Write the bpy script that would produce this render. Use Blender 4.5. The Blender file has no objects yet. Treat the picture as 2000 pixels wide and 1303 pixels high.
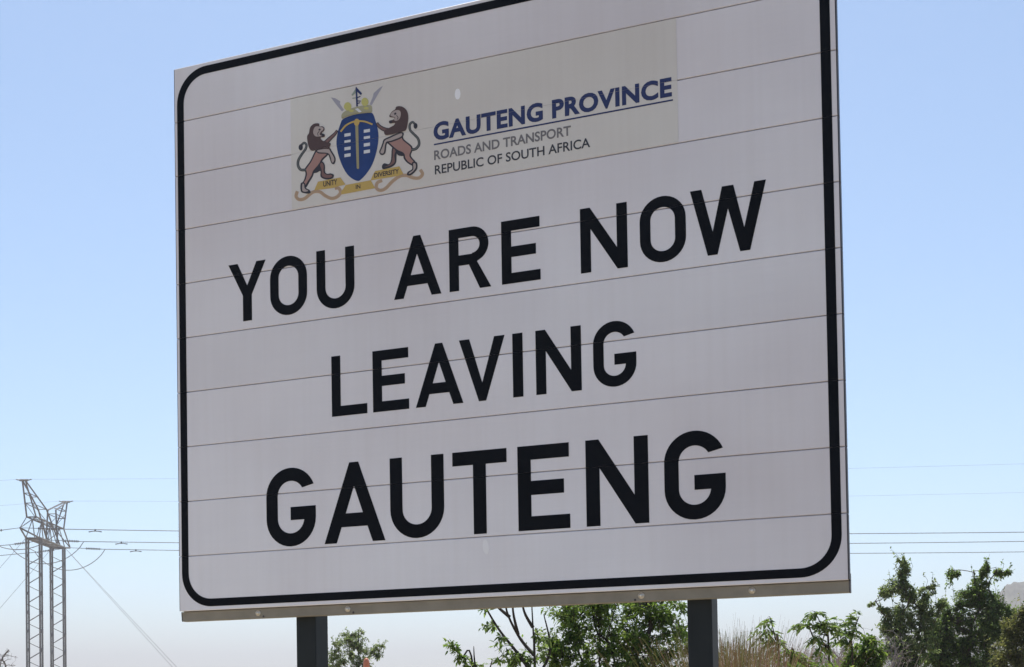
import bpy, bmesh, math, random
import numpy as np
from mathutils import Vector, Matrix
from mathutils.geometry import tessellate_polygon

R_ = math.radians
scene = bpy.context.scene
col = scene.collection
random.seed(7)
rng = np.random.default_rng(11)

# ------------------------------------------------------------------ camera
EYE = 1.6
F_PX, CX, CY = 2493.0, 1000.0, 1303.15      # focal length and principal point, photo pixels (2000 wide)
ROLL, PITCH = 0.01677935, 0.02384668
cam_d = bpy.data.cameras.new('camera')
cam = bpy.data.objects.new('camera', cam_d)
col.objects.link(cam)
cam_d.sensor_fit = 'HORIZONTAL'
cam_d.sensor_width = 36.0
cam_d.lens = F_PX / 2000 * 36.0
cam_d.shift_y = (CY - 651.5) / 2000
cam_d.clip_start = 0.05
cam_d.clip_end = 20000
cam.matrix_world = Matrix.Translation((0, 0, EYE)) @ Matrix.Rotation(R_(90) + PITCH, 4, 'X') @ Matrix.Rotation(-ROLL, 4, 'Z')
scene.camera = cam

# ------------------------------------------------------------------ sky, sun, exposure
SUN_EL, SUN_AZ = R_(64), R_(-3)            # azimuth clockwise from +Y
world = bpy.data.worlds.new('World')
scene.world = world
world.use_nodes = True
wn = world.node_tree
for n in list(wn.nodes):
    wn.nodes.remove(n)
sky = wn.nodes.new('ShaderNodeTexSky')
sky.sky_type = 'NISHITA'
sky.sun_disc = False
sky.sun_elevation = SUN_EL
sky.sun_rotation = SUN_AZ
sky.altitude = 1400
sky.air_density = 1.0
sky.dust_density = 1.0
sky.ozone_density = 0.8
bg = wn.nodes.new('ShaderNodeBackground')
bg.inputs['Strength'].default_value = 0.118
wo = wn.nodes.new('ShaderNodeOutputWorld')
tint = wn.nodes.new('ShaderNodeMix')
tint.data_type = 'RGBA'
tint.blend_type = 'MULTIPLY'
tint.inputs['Factor'].default_value = 1.0
tint.name = 'air_tint'
tin = [i for i in tint.inputs if i.type == 'RGBA']
tin[1].default_value = (0.985, 1.05, 1.03, 1)
wn.links.new(sky.outputs[0], tin[0])
wn.links.new([o for o in tint.outputs if o.type == 'RGBA'][0], bg.inputs[0])
wn.links.new(bg.outputs[0], wo.inputs[0])

sun_d = bpy.data.lights.new('sun', 'SUN')
sun_d.energy = 4.6
sun_d.angle = R_(0.5)
sun_d.color = (1.0, 0.95, 0.87)
sun = bpy.data.objects.new('sun', sun_d)
col.objects.link(sun)
sdir = Vector((math.sin(SUN_AZ) * math.cos(SUN_EL), math.cos(SUN_AZ) * math.cos(SUN_EL), math.sin(SUN_EL)))
sun.rotation_euler = (-sdir).to_track_quat('-Z', 'Y').to_euler()
sun.location = sdir * 60

vs = scene.view_settings
vs.view_transform = 'Standard'
vs.look = 'None'
vs.gamma = 1.0
vs.use_curve_mapping = False
vs.exposure = 0.55


# ------------------------------------------------------------------ helpers
def ray(px, py):
    a = (px - CX) / F_PX
    b = (CY - py) / F_PX
    c, s = math.cos(ROLL), math.sin(ROLL)
    a0, b0 = a * c + b * s, -a * s + b * c
    return Vector((a0, math.cos(PITCH) - b0 * math.sin(PITCH), math.sin(PITCH) + b0 * math.cos(PITCH)))


def at(px, py, D):
    """photo direction, at D metres in front of the camera"""
    d = ray(px, py)
    return Vector((0, 0, EYE)) + d * (D / d.y)


def srgb(r, g, b):
    def f(c):
        c /= 255.0
        return c / 12.92 if c <= 0.04045 else ((c + 0.055) / 1.055) ** 2.4
    return (f(r), f(g), f(b), 1.0)


def new_mat(name):
    m = bpy.data.materials.new(name)
    m.use_nodes = True
    nt = m.node_tree
    return m, nt, nt.nodes['Principled BSDF']


def plain(name, colr, rough=0.6, metal=0.0, noise=0.0, nscale=20.0, bump=0.0, spec=0.5):
    m, nt, b = new_mat(name)
    b.inputs['Roughness'].default_value = rough
    b.inputs['Metallic'].default_value = metal
    b.inputs['Specular IOR Level'].default_value = spec
    if len(colr) == 3:
        colr = (*colr, 1)
    b.inputs['Base Color'].default_value = colr
    if noise or bump:
        tc = nt.nodes.new('ShaderNodeTexCoord')
        nz = nt.nodes.new('ShaderNodeTexNoise')
        nz.inputs['Scale'].default_value = nscale
        nz.inputs['Detail'].default_value = 5
        nt.links.new(tc.outputs['Object'], nz.inputs['Vector'])
        if noise:
            rp = nt.nodes.new('ShaderNodeValToRGB')
            rp.color_ramp.elements[0].position = 0.3
            rp.color_ramp.elements[1].position = 0.7
            rp.color_ramp.elements[0].color = (*[c * (1 - noise) for c in colr[:3]], 1)
            rp.color_ramp.elements[1].color = (*[min(1, c * (1 + noise)) for c in colr[:3]], 1)
            nt.links.new(nz.outputs['Fac'], rp.inputs['Fac'])
            nt.links.new(rp.outputs['Color'], b.inputs['Base Color'])
        if bump:
            bp = nt.nodes.new('ShaderNodeBump')
            bp.inputs['Strength'].default_value = bump
            bp.inputs['Distance'].default_value = 0.01
            nt.links.new(nz.outputs['Fac'], bp.inputs['Height'])
            nt.links.new(bp.outputs['Normal'], b.inputs['Normal'])
    return m


def leaf_mat(name, cols, trans=0.4, rough=0.5):
    """leaves: colour varies from leaf to leaf, light shines through"""
    m, nt, b = new_mat(name)
    g = nt.nodes.new('ShaderNodeNewGeometry')
    rp = nt.nodes.new('ShaderNodeValToRGB')
    el = rp.color_ramp.elements
    while len(el) < len(cols):
        el.new(0.5)
    for i, c in enumerate(cols):
        el[i].position = i / max(1, len(cols) - 1)
        el[i].color = (*c, 1)
    nt.links.new(g.outputs['Random Per Island'], rp.inputs['Fac'])
    nt.links.new(rp.outputs['Color'], b.inputs['Base Color'])
    b.inputs['Roughness'].default_value = rough
    b.inputs['Specular IOR Level'].default_value = 0.35
    tr = nt.nodes.new('ShaderNodeBsdfTranslucent')
    hs = nt.nodes.new('ShaderNodeHueSaturation')
    hs.inputs['Hue'].default_value = 0.49
    hs.inputs['Saturation'].default_value = 1.05
    hs.inputs['Value'].default_value = 1.5
    nt.links.new(rp.outputs['Color'], hs.inputs['Color'])
    nt.links.new(hs.outputs['Color'], tr.inputs['Color'])
    mx = nt.nodes.new('ShaderNodeMixShader')
    mx.inputs[0].default_value = trans
    nt.links.new(b.outputs[0], mx.inputs[1])
    nt.links.new(tr.outputs[0], mx.inputs[2])
    nt.links.new(mx.outputs[0], nt.nodes['Material Output'].inputs['Surface'])
    return m


def link(name, me, mat, parent=None, smooth=False):
    o = bpy.data.objects.new(name, me)
    col.objects.link(o)
    for mm in (mat if isinstance(mat, (list, tuple)) else [mat]):
        if mm is not None:
            me.materials.append(mm)
    if smooth:
        me.polygons.foreach_set('use_smooth', [True] * len(me.polygons))
    if parent is not None:
        o.parent = parent
    return o


def mesh(name, V, Fc, mat, parent=None, smooth=False):
    me = bpy.data.meshes.new(name)
    me.from_pydata([tuple(v) for v in V], [], Fc)
    me.update()
    return link(name, me, mat, parent, smooth)


def empty(name, loc, rz=0.0):
    o = bpy.data.objects.new(name, None)
    col.objects.link(o)
    o.location = loc
    o.rotation_euler = (0, 0, rz)
    o.empty_display_size = 0.2
    return o


def tag(o, label=None, cat=None, group=None, kind=None):
    if label:
        o['label'] = label
    if cat:
        o['category'] = cat
    if group:
        o['group'] = group
    if kind:
        o['kind'] = kind
    return o


def box_vf(x0, x1, y0, y1, z0, z1):
    V = [(x0, y0, z0), (x1, y0, z0), (x1, y1, z0), (x0, y1, z0), (x0, y0, z1), (x1, y0, z1), (x1, y1, z1), (x0, y1, z1)]
    Fc = [(0, 3, 2, 1), (4, 5, 6, 7), (0, 1, 5, 4), (1, 2, 6, 5), (2, 3, 7, 6), (3, 0, 4, 7)]
    return V, Fc


def bevel_box(name, dims, bev, mat, parent=None, seg=2):
    bm = bmesh.new()
    V, Fc = box_vf(*dims)
    vs_ = [bm.verts.new(v) for v in V]
    for f in Fc:
        bm.faces.new([vs_[i] for i in f])
    bmesh.ops.bevel(bm, geom=bm.edges[:], offset=bev, segments=seg, affect='EDGES', profile=0.5)
    me = bpy.data.meshes.new(name)
    bm.to_mesh(me)
    bm.free()
    return link(name, me, mat, parent)


def tube_vf(pts, rad, n=6, V=None, Fc=None, caps=True):
    """tube along a polyline; rad is one radius or one per point"""
    V = [] if V is None else V
    Fc = [] if Fc is None else Fc
    pts = [Vector(p) for p in pts]
    if not hasattr(rad, '__len__'):
        rad = [rad] * len(pts)
    t0 = (pts[1] - pts[0]).normalized()
    ref = Vector((0, 0, 1)) if abs(t0.z) < 0.9 else Vector((1, 0, 0))
    nrm = t0.cross(ref).normalized()
    base = len(V)
    for i, p in enumerate(pts):
        t = (pts[min(i + 1, len(pts) - 1)] - pts[max(i - 1, 0)])
        if t.length < 1e-9:
            t = t0
        t.normalize()
        nrm = nrm - t * nrm.dot(t)
        if nrm.length < 1e-6:
            nrm = t.orthogonal()
        nrm.normalize()
        bi = t.cross(nrm)
        for k in range(n):
            a = 2 * math.pi * k / n
            V.append(p + (nrm * math.cos(a) + bi * math.sin(a)) * rad[i])
    for i in range(len(pts) - 1):
        for k in range(n):
            a, b = base + i * n + k, base + i * n + (k + 1) % n
            Fc.append((a, b, b + n, a + n))
    if caps:
        Fc.append(tuple(base + k for k in reversed(range(n))))
        e = base + (len(pts) - 1) * n
        Fc.append(tuple(e + k for k in range(n)))
    return V, Fc


def tube(name, pts, rad, mat, parent=None, n=6, smooth=True):
    V, Fc = tube_vf(pts, rad, n)
    return mesh(name, V, Fc, mat, parent, smooth)


def strut(name, a, b, w, mat, parent):
    """steel angle between two joints (square bar seen from afar)"""
    V, Fc = tube_vf([a, b], w * 0.7071, 4)
    return mesh(name, V, Fc, mat, parent)


# ------------------------------------------------------------------ materials
M_ground = plain('dry_veld_soil', (0.40, 0.33, 0.23), 0.95, noise=0.25, nscale=0.6, bump=0.4, spec=0.1)
M_post = plain('dark_grey_painted_steel', (0.018, 0.023, 0.026), 0.5, noise=0.15, nscale=9, bump=0.04, spec=0.2)
M_trim = plain('dark_edge_steel', (0.06, 0.055, 0.065), 0.5, metal=0.2)
M_rail = plain('weathered_aluminium_rail', (0.235, 0.22, 0.19), 0.65, metal=0.1, noise=0.12, nscale=14)
M_bolt = plain('zinc_bolt', (0.62, 0.60, 0.56), 0.35, metal=0.7)
M_back = plain('galvanised_back_rail', (0.42, 0.43, 0.44), 0.5, metal=0.6, noise=0.1, nscale=12)


SHEEN_SHIFT = 3.1  # shifts the broad noise that paints uneven sheen into the sheet colour


def sign_sheet(name, ca, cb, streak=0.10, rough=0.42):
    m, nt, b = new_mat(name)
    tc = nt.nodes.new('ShaderNodeTexCoord')
    mp = nt.nodes.new('ShaderNodeMapping')
    mp.inputs['Scale'].default_value = (1.2, 1.0, 45.0)
    n1 = nt.nodes.new('ShaderNodeTexNoise')
    n1.inputs['Scale'].default_value = 3.0
    n1.inputs['Detail'].default_value = 6
    n2 = nt.nodes.new('ShaderNodeTexNoise')
    n2.inputs['Scale'].default_value = 2.2
    n2.inputs['Detail'].default_value = 4
    nt.links.new(tc.outputs['Object'], mp.inputs['Vector'])
    nt.links.new(mp.outputs['Vector'], n1.inputs['Vector'])
    nt.links.new(tc.outputs['Object'], n2.inputs['Vector'])
    mx = nt.nodes.new('ShaderNodeMix')
    mx.data_type = 'FLOAT'
    mx.inputs[0].default_value = 0.3
    nt.links.new(n2.outputs['Fac'], mx.inputs[2])
    nt.links.new(n1.outputs['Fac'], mx.inputs[3])
    rp = nt.nodes.new('ShaderNodeValToRGB')
    rp.color_ramp.elements[0].position = 0.3
    rp.color_ramp.elements[1].position = 0.7
    rp.color_ramp.elements[0].color = (*ca, 1)
    rp.color_ramp.elements[1].color = (*cb, 1)
    nt.links.new(mx.outputs[0], rp.inputs['Fac'])
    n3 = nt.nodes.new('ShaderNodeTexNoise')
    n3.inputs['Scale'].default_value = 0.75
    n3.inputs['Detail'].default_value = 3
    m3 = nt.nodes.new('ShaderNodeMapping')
    m3.inputs['Location'].default_value = (SHEEN_SHIFT, 0, 0)
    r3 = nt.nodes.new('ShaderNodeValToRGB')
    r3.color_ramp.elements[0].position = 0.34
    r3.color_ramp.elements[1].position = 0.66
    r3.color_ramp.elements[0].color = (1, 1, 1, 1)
    r3.color_ramp.elements[1].color = (0.84, 0.80, 0.79, 1)  # painted-in light falloff: warmer, darker tone, aimed at the sign's right side
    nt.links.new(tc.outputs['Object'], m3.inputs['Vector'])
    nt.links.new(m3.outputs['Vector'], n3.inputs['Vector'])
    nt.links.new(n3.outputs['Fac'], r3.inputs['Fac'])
    mm = nt.nodes.new('ShaderNodeVectorMath')
    mm.operation = 'MULTIPLY'
    oi = nt.nodes.new('ShaderNodeObjectInfo')
    mr = nt.nodes.new('ShaderNodeMapRange')
    mr.inputs['To Min'].default_value = 0.955
    mr.inputs['To Max'].default_value = 1.02
    nt.links.new(oi.outputs['Random'], mr.inputs['Value'])
    sc_ = nt.nodes.new('ShaderNodeVectorMath')
    sc_.operation = 'SCALE'
    nt.links.new(rp.outputs['Color'], sc_.inputs[0])
    nt.links.new(mr.outputs[0], sc_.inputs['Scale'])
    nt.links.new(sc_.outputs[0], mm.inputs[0])
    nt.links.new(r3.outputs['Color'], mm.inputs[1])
    m4 = nt.nodes.new('ShaderNodeMapping')
    m4.inputs['Scale'].default_value = (26.0, 1.0, 0.9)
    n4 = nt.nodes.new('ShaderNodeTexNoise')
    n4.inputs['Scale'].default_value = 1.6
    n4.inputs['Detail'].default_value = 4
    r4 = nt.nodes.new('ShaderNodeValToRGB')
    r4.color_ramp.elements[0].position = 0.40
    r4.color_ramp.elements[1].position = 0.72
    r4.color_ramp.elements[0].color = (1, 1, 1, 1)
    r4.color_ramp.elements[1].color = (0.972, 0.968, 0.962, 1)
    nt.links.new(tc.outputs['Object'], m4.inputs['Vector'])
    nt.links.new(m4.outputs['Vector'], n4.inputs['Vector'])
    nt.links.new(n4.outputs['Fac'], r4.inputs['Fac'])
    m5 = nt.nodes.new('ShaderNodeVectorMath')
    m5.operation = 'MULTIPLY'
    nt.links.new(mm.outputs[0], m5.inputs[0])
    nt.links.new(r4.outputs['Color'], m5.inputs[1])
    nt.links.new(m5.outputs[0], b.inputs['Base Color'])
    b.inputs['Roughness'].default_value = rough
    bp = nt.nodes.new('ShaderNodeBump')
    bp.inputs['Strength'].default_value = streak
    bp.inputs['Distance'].default_value = 0.002
    nt.links.new(n1.outputs['Fac'], bp.inputs['Height'])
    nt.links.new(bp.outputs['Normal'], b.inputs['Normal'])
    return m


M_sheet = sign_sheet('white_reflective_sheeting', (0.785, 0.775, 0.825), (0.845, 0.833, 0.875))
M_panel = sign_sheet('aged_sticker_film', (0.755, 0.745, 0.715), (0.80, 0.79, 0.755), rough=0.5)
M_black = plain('black_vinyl', (0.005, 0.0065, 0.010), 0.55, noise=0.2, nscale=5, spec=0.08)
M_navy = plain('navy_vinyl', (0.016, 0.026, 0.11), 0.45)
M_gtext = plain('grey_print', (0.17, 0.16, 0.165), 0.5)
M_dtext = plain('charcoal_print', (0.035, 0.035, 0.045), 0.5)

# ================================================================== THE SIGN
SX, SY, YAW, SW, SZ = -1.209758, 4.647732, 0.3659288, 2.376889, 0.334409
SZ += EYE
SH, PL = 2.0, 0.2
ux, uy = math.cos(YAW), -math.sin(YAW)
sign = empty('road_sign', (SX + ux * SW / 2, SY + uy * SW / 2, 0), -YAW)
tag(sign, 'large white plank road sign with black lettering and provincial crest on two dark posts', 'road sign')
SEAMS = [SZ + PL * k for k in range(1, 10)]


def L(u, v, y=0.0):
    return (u - SW / 2, y, v + SZ)


GAP = 0.0012
for k in range(10):
    z0, z1 = GAP if k else 0.0, PL - GAP if k < 9 else PL
    bv = 0.0028
    prof = [(0.0013, z0), (0, z0 + 0.0013), (0, z1 - bv), (bv, z1), (0.0105, z1)]
    if k < 9:
        prof += [(0.0105, PL + 0.008), (0.015, PL + 0.008), (0.015, z1)]
    prof += [(0.030, z1), (0.030, z0)] if k == 0 else [(0.030, z1), (0.030, 0.0095), (0.0100, 0.0095), (0.0100, z0)]
    prof = prof[::-1]
    V, Fc = [], []
    n = len(prof)
    zoff = SZ + PL * k
    for x in (-SW / 2 + 0.004, SW / 2 - 0.004):
        for (y, z) in prof:
            V.append((x, y, z + zoff))
    for i in range(n):
        j = (i + 1) % n
        Fc.append((i, i + n, j + n, j))
    bm = bmesh.new()
    bvs = [bm.verts.new(v) for v in V]
    for f in Fc:
        bm.faces.new([bvs[i] for i in f])
    for base in (0, n):
        for tri in tessellate_polygon([[Vector((0, y, z)) for (y, z) in prof]]):
            try:
                bm.faces.new([bvs[base + i] for i in tri])
            except ValueError:
                pass
    bmesh.ops.recalc_face_normals(bm, faces=bm.faces)
    me = bpy.data.meshes.new('plank')
    bm.to_mesh(me)
    bm.free()
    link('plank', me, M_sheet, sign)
# end trims, in plank lengths like the planks they close
for sx in (-1, 1):
    x0, x1 = sorted((sx * (SW / 2 - 0.004), sx * SW / 2))
    for k in range(10):
        bevel_box('edge_trim', (x0, x1, 0.0015, 0.034, SZ + PL * k + 0.0012, SZ + PL * (k + 1) - 0.0012), 0.0008, M_trim, sign, 1)
# bottom rail and its bolts
prof = [(0.0130, -0.0025), (0.0165, -0.035), (0.0185, -0.0365), (0.050, -0.0365), (0.050, 0.022), (0.0304, 0.022), (0.0304, -0.0025)]
V, Fc = [], []
for x in (-SW / 2 + 0.003, SW / 2 - 0.003):
    V += [(x, y, z + SZ) for (y, z) in prof]
n = len(prof)
Fc = [(i, (i + 1) % n, (i + 1) % n + n, i + n) for i in range(n)] + [tuple(range(n))[::-1], tuple(range(n, 2 * n))]
rail = mesh('bottom_rail', V, Fc, M_rail, sign)
for sx in (-1, 1):
    x0, x1 = sorted((sx * (SW / 2 - 0.003), sx * (SW / 2)))
    V = []
    for x in (x0, x1):
        V += [(x, y - 0.001, z + SZ) for (y, z) in prof]
    mesh('end_cap', V, Fc, M_trim, rail)


def lathe(name, prof, mat, parent, seg=14, mtx=None):
    """prof: (radius, height) list turned about local z"""
    V, Fc = [], []
    for (r, h) in prof:
        for k in range(seg):
            a = 2 * math.pi * k / seg
            V.append(Vector((r * math.cos(a), r * math.sin(a), h)))
    for i in range(len(prof) - 1):
        for k in range(seg):
            a, b = i * seg + k, i * seg + (k + 1) % seg
            Fc.append((a, b, b + seg, a + seg))
    Fc.append(tuple(reversed(range(seg))))
    Fc.append(tuple((len(prof) - 1) * seg + k for k in range(seg)))
    if mtx is not None:
        V = [mtx @ v for v in V]
    return mesh(name, V, Fc, mat, parent, True)


face_n = Vector((0, -0.036, -0.0045)).normalized()
for u in (0.324, 0.684, 1.733, 2.084):
    c = Vector((u - SW / 2, 0.0142, SZ - 0.018)) + face_n * -0.0005
    q = Vector((0, 0, 1)).rotation_difference(face_n).to_matrix().to_4x4()
    lathe('bolt', [(0.0105, 0), (0.0105, 0.0016), (0.0062, 0.0017), (0.0060, 0.0035), (0.0045, 0.0058), (0.0015, 0.0066)], M_bolt, rail, 14, Matrix.Translation(c) @ q)
for u in (0.345, 0.705, 1.712):
    c = Vector((u - SW / 2, 0.0160, SZ - 0.031)) + face_n * -0.0005
    lathe('rivet', [(0.004, 0), (0.004, 0.001), (0.0015, 0.002)], M_trim, rail, 10, Matrix.Translation(c) @ q)
# posts and back frame
for u0 in (0.451, 1.869):
    post = bevel_box('post', (u0 - SW / 2, u0 + 0.079 - SW / 2, 0.060, 0.152, -0.4, SZ + SH - 0.05), 0.005, M_post, sign, 3)
for v in (0.25, 0.75, 1.25, 1.75):
    bevel_box('back_rail', (-SW / 2 + 0.03, SW / 2 - 0.03, 0.0302, 0.0598, SZ + v - 0.025, SZ + v + 0.025), 0.002, M_back, sign, 1)

# ---------------------------------------------------------------- flat print on the planks


def poly_bm(bm, loops, y, mi=0):
    """loops (outer + holes) of (u, v) -> flat faces at depth y in front of the planks"""
    loops3 = [[Vector((*p, 0)) for p in lp] for lp in loops]
    tri = tessellate_polygon(loops3)
    flat = [p for lp in loops for p in lp]
    vs_ = [bm.verts.new(L(p[0], p[1], y)) for p in flat]
    for t in tri:
        try:
            f = bm.faces.new([vs_[i] for i in t])
        except ValueError:
            continue
        f.material_index = mi


def cut_seams(bm, g=0.00025):
    zs = [v.co.z for v in bm.verts]
    lo, hi = min(zs), max(zs)
    for s in SEAMS:
        if lo < s + g and hi > s - g:
            for zz in (s - g, s + g):
                bmesh.ops.bisect_plane(bm, geom=bm.verts[:] + bm.edges[:] + bm.faces[:], plane_co=(0, 0, zz), plane_no=(0, 0, 1))
            kill = [f for f in bm.faces if abs(f.calc_center_median().z - s) < g]
            bmesh.ops.delete(bm, geom=kill, context='FACES')


def finish_print(name, bm, mats, parent, cut=True):
    if cut:
        cut_seams(bm)
    for f in bm.faces:
        f.normal_update()
        if f.normal.y > 0:
            f.normal_flip()
    me = bpy.data.meshes.new(name)
    bm.to_mesh(me)
    bm.free()
    return link(name, me, mats, parent)


def arc(cx, cy, rx, ry, a0, a1, n=18):
    return [(cx + rx * math.cos(R_(a0 + (a1 - a0) * i / n)), cy + ry * math.sin(R_(a0 + (a1 - a0) * i / n))) for i in range(n + 1)]


def glyph(ch, w):
    """road lettering, cap height 6, stroke 1, width w; outer loop then holes"""
    if ch == 'O':
        r = w / 2
        o = arc(r, 6 - r, r, r, 0, 180) + arc(r, r, r, r, 180, 360)
        i = arc(r, 6 - r, r - 1, r - 1, 0, 180) + arc(r, r, r - 1, r - 1, 180, 360)
        return [o, i]
    if ch == 'U':
        r = w / 2
        return [[(0, 6)] + arc(r, r, r, r, 180, 360) + [(w, 6), (w - 1, 6)] + arc(r, r, r - 1, r - 1, 360, 180) + [(1, 6)]]
    if ch == 'G':
        r = w / 2
        return [arc(r, 6 - r, r, r, 22, 180) + arc(r, r, r, r, 180, 360) + [(w, 3.0), (r - .03, 3.0), (r - .03, 2.0), (w - 1.0, 2.0)]
                + arc(r, r, r - 1, r - 1, 352, 180) + arc(r, 6 - r, r - 1, r - 1, 180, 30)]
    if ch == 'Y':
        c = w / 2
        return [[(c - .53, 0), (c + .53, 0), (c + .53, 2.65), (w, 6), (w - 1.1, 6), (c, 3.65), (1.1, 6), (0, 6), (c - .53, 2.65)]]
    if ch == 'A':
        c = w / 2
        ax = .38
        def xo(y): return (c - ax) * y / 6.0
        t = 1.04
        def xi(y): return xo(y) + t
        return [[(0, 0), (t, 0), (xi(1.18), 1.18), (w - xi(1.18), 1.18), (w - t, 0), (w, 0), (c + ax, 6), (c - ax, 6)],
                [(xi(2.2), 2.2), (w - xi(2.2), 2.2), (c + .02, 6 * (c - t) / (c - ax)), (c - .02, 6 * (c - t) / (c - ax))]]
    if ch == 'V':
        c = w / 2
        return [[(0, 6), (1.06, 6), (c, 1.75), (w - 1.06, 6), (w, 6), (c + .37, 0), (c - .37, 0)]]
    if ch == 'W':
        c = w / 2
        return [[(0, 6), (1.03, 6), (1.98, 2.1), (c - .51, 6), (c + .51, 6), (w - 1.98, 2.1), (w - 1.03, 6), (w, 6), (w - 1.5, 0), (w - 2.38, 0), (c, 3.95), (2.38, 0), (1.5, 0)]]
    if ch == 'N':
        return [[(0, 0), (1, 0), (1, 4.0), (w - .97, 0), (w, 0), (w, 6), (w - 1, 6), (w - 1, 2.0), (.95, 6), (0, 6)]]
    if ch == 'E':
        return [[(0, 0), (w, 0), (w, 1), (1, 1), (1, 2.5), (w - .42, 2.5), (w - .42, 3.5), (1, 3.5), (1, 5), (w - .02, 5), (w - .02, 6), (0, 6)]]
    if ch == 'L':
        return [[(0, 0), (w, 0), (w, 1), (1, 1), (1, 6), (0, 6)]]
    if ch == 'I':
        return [[(0, 0), (w, 0), (w, 6), (0, 6)]]
    if ch == 'T':
        c = w / 2
        return [[(c - .5, 0), (c + .5, 0), (c + .5, 5), (w, 5), (w, 6), (0, 6), (0, 5), (c - .5, 5)]]
    if ch == 'R':
        r = 1.72
        xr = w - .22 - r
        return [[(0, 0), (1, 0), (1, 2.4), (2.05, 2.4), (w - 1.16, 0), (w, 0), (w - 1.42, 2.62)] + arc(xr, 6 - r, r, r, -52, 90) + [(0, 6)],
                [(1, 3.4), (xr, 3.4)] + arc(xr, 6 - r, r - .92, r - .92, -90, 90) + [(1, 5.08)]]


LINES = [
    (1.030, 0.210, [('Y', .227, .382), ('O', .399, .549), ('U', .587, .736), ('A', .887, 1.064), ('R', 1.094, 1.245), ('E', 1.283, 1.419), ('N', 1.557, 1.714), ('O', 1.755, 1.904), ('W', 1.919, 2.156)]),
    (0.652, 0.211, [('L', .641, .779), ('E', .801, .938), ('A', .963, 1.138), ('V', 1.125, 1.289), ('I', 1.316, 1.352), ('N', 1.397, 1.553), ('G', 1.593, 1.736)]),
    (0.210, 0.278, [('G', .373, .572), ('A', .605, .841), ('U', .861, 1.062), ('T', 1.094, 1.289), ('E', 1.327, 1.506), ('N', 1.561, 1.768), ('G', 1.819, 2.013)]),
]
for v0, h, row in LINES:
    s = h / 6.0
    for ch, a, b in row:
        bm = bmesh.new()
        loops = [[(a + x * s, v0 + y * s) for (x, y) in lp] for lp in glyph(ch, (b - a) / s)]
        poly_bm(bm, loops, -0.0007)
        finish_print('letter', bm, M_black, sign)
# border band
BO = (0.014, SW - 0.019, 0.013, SH - 0.014)
BI = (0.043, SW - 0.049, 0.041, SH - 0.043)


def rrect(b, r):
    x0, x1, y0, y1 = b
    return arc(x1 - r, y1 - r, r, r, 0, 90, 14) + arc(x0 + r, y1 - r, r, r, 90, 180, 14) + arc(x0 + r, y0 + r, r, r, 180, 270, 14) + arc(x1 - r, y0 + r, r, r, 270, 360, 14)


ro, ri = rrect(BO, 0.125), rrect(BI, 0.096)
bm = bmesh.new()
vo = [bm.verts.new(L(p[0], p[1], -0.0007)) for p in ro]
vi = [bm.verts.new(L(p[0], p[1], -0.0007)) for p in ri]
for i in range(len(ro)):
    j = (i + 1) % len(ro)
    bm.faces.new([vo[i], vo[j], vi[j], vi[i]])
finish_print('border_band', bm, M_black, sign)

# ---------------------------------------------------------------- crest panel
bm = bmesh.new()
poly_bm(bm, [[(0.4915, 1.4025), (1.886, 1.4025), (1.886, 1.7975), (0.4915, 1.7975)]], -0.0006)
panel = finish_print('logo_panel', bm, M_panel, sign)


def text_bm(bm, body, u0, u1, v0, v1, y, mi=0, bold=0.0, space=1.0):
    """built-in face, stretched to the measured box"""
    cu = bpy.data.curves.new('print', 'FONT')
    cu.body = body
    cu.size = 1.0
    cu.offset = bold
    cu.space_character = space
    cu.resolution_u = 4
    cu.fill_mode = 'FRONT'
    ob = bpy.data.objects.new('print', cu)
    me = bpy.data.meshes.new_from_object(ob)
    co = np.array([v.co[:] for v in me.vertices])
    mn, mx = co.min(0), co.max(0)
    vs_ = [bm.verts.new(L(u0 + (c[0] - mn[0]) / (mx[0] - mn[0]) * (u1 - u0), v0 + (c[1] - mn[1]) / (mx[1] - mn[1]) * (v1 - v0), y)) for c in co]
    for p in me.polygons:
        try:
            f = bm.faces.new([vs_[i] for i in p.vertices])
            f.material_index = mi
        except ValueError:
            pass
    bpy.data.objects.remove(ob)
    bpy.data.meshes.remove(me)
    bpy.data.curves.remove(cu)


for body, box, mat, bold, sp in (('GAUTENG PROVINCE', (1.044, 1.868, 1.5505, 1.6135), M_navy, 0.040, 1.06),
                                 ('ROADS AND TRANSPORT', (1.045, 1.532, 1.4855, 1.5185), M_gtext, 0.022, 1.0),
                                 ('REPUBLIC OF SOUTH AFRICA', (1.047, 1.596, 1.436, 1.4675), M_dtext, 0.014, 1.0)):
    bm = bmesh.new()
    text_bm(bm, body, *box, -0.0012, 0, bold, sp)
    bm.verts.ensure_lookup_table()
    seen = set()
    for v0_ in list(bm.verts):
        if v0_ in seen or not v0_.link_faces:
            continue
        isl, todo = set(), [v0_]
        while todo:
            q_ = todo.pop()
            if q_ in isl:
                continue
            isl.add(q_)
            todo += [e_.other_vert(q_) for e_ in q_.link_edges]
        seen |= isl
        b2 = bmesh.new()
        mp_ = {q_: b2.verts.new(q_.co) for q_ in isl}
        for f_ in {f_ for q_ in isl for f_ in q_.link_faces}:
            b2.faces.new([mp_[q_] for q_ in f_.verts])
        finish_print('letter', b2, mat, panel)
    bm.free()
bm = bmesh.new()
poly_bm(bm, [[(1.045, 1.5365), (1.871, 1.5365), (1.871, 1.5415), (1.045, 1.5415)]], -0.0012)
finish_print('underline', bm, M_navy, panel)

HI = [[0.002385869, -2.5227e-05, -0.805181062], [-9.5127e-05, -0.002007707, 2.431177456], [0.000183854, 8.347e-06, 1.0]]


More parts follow.
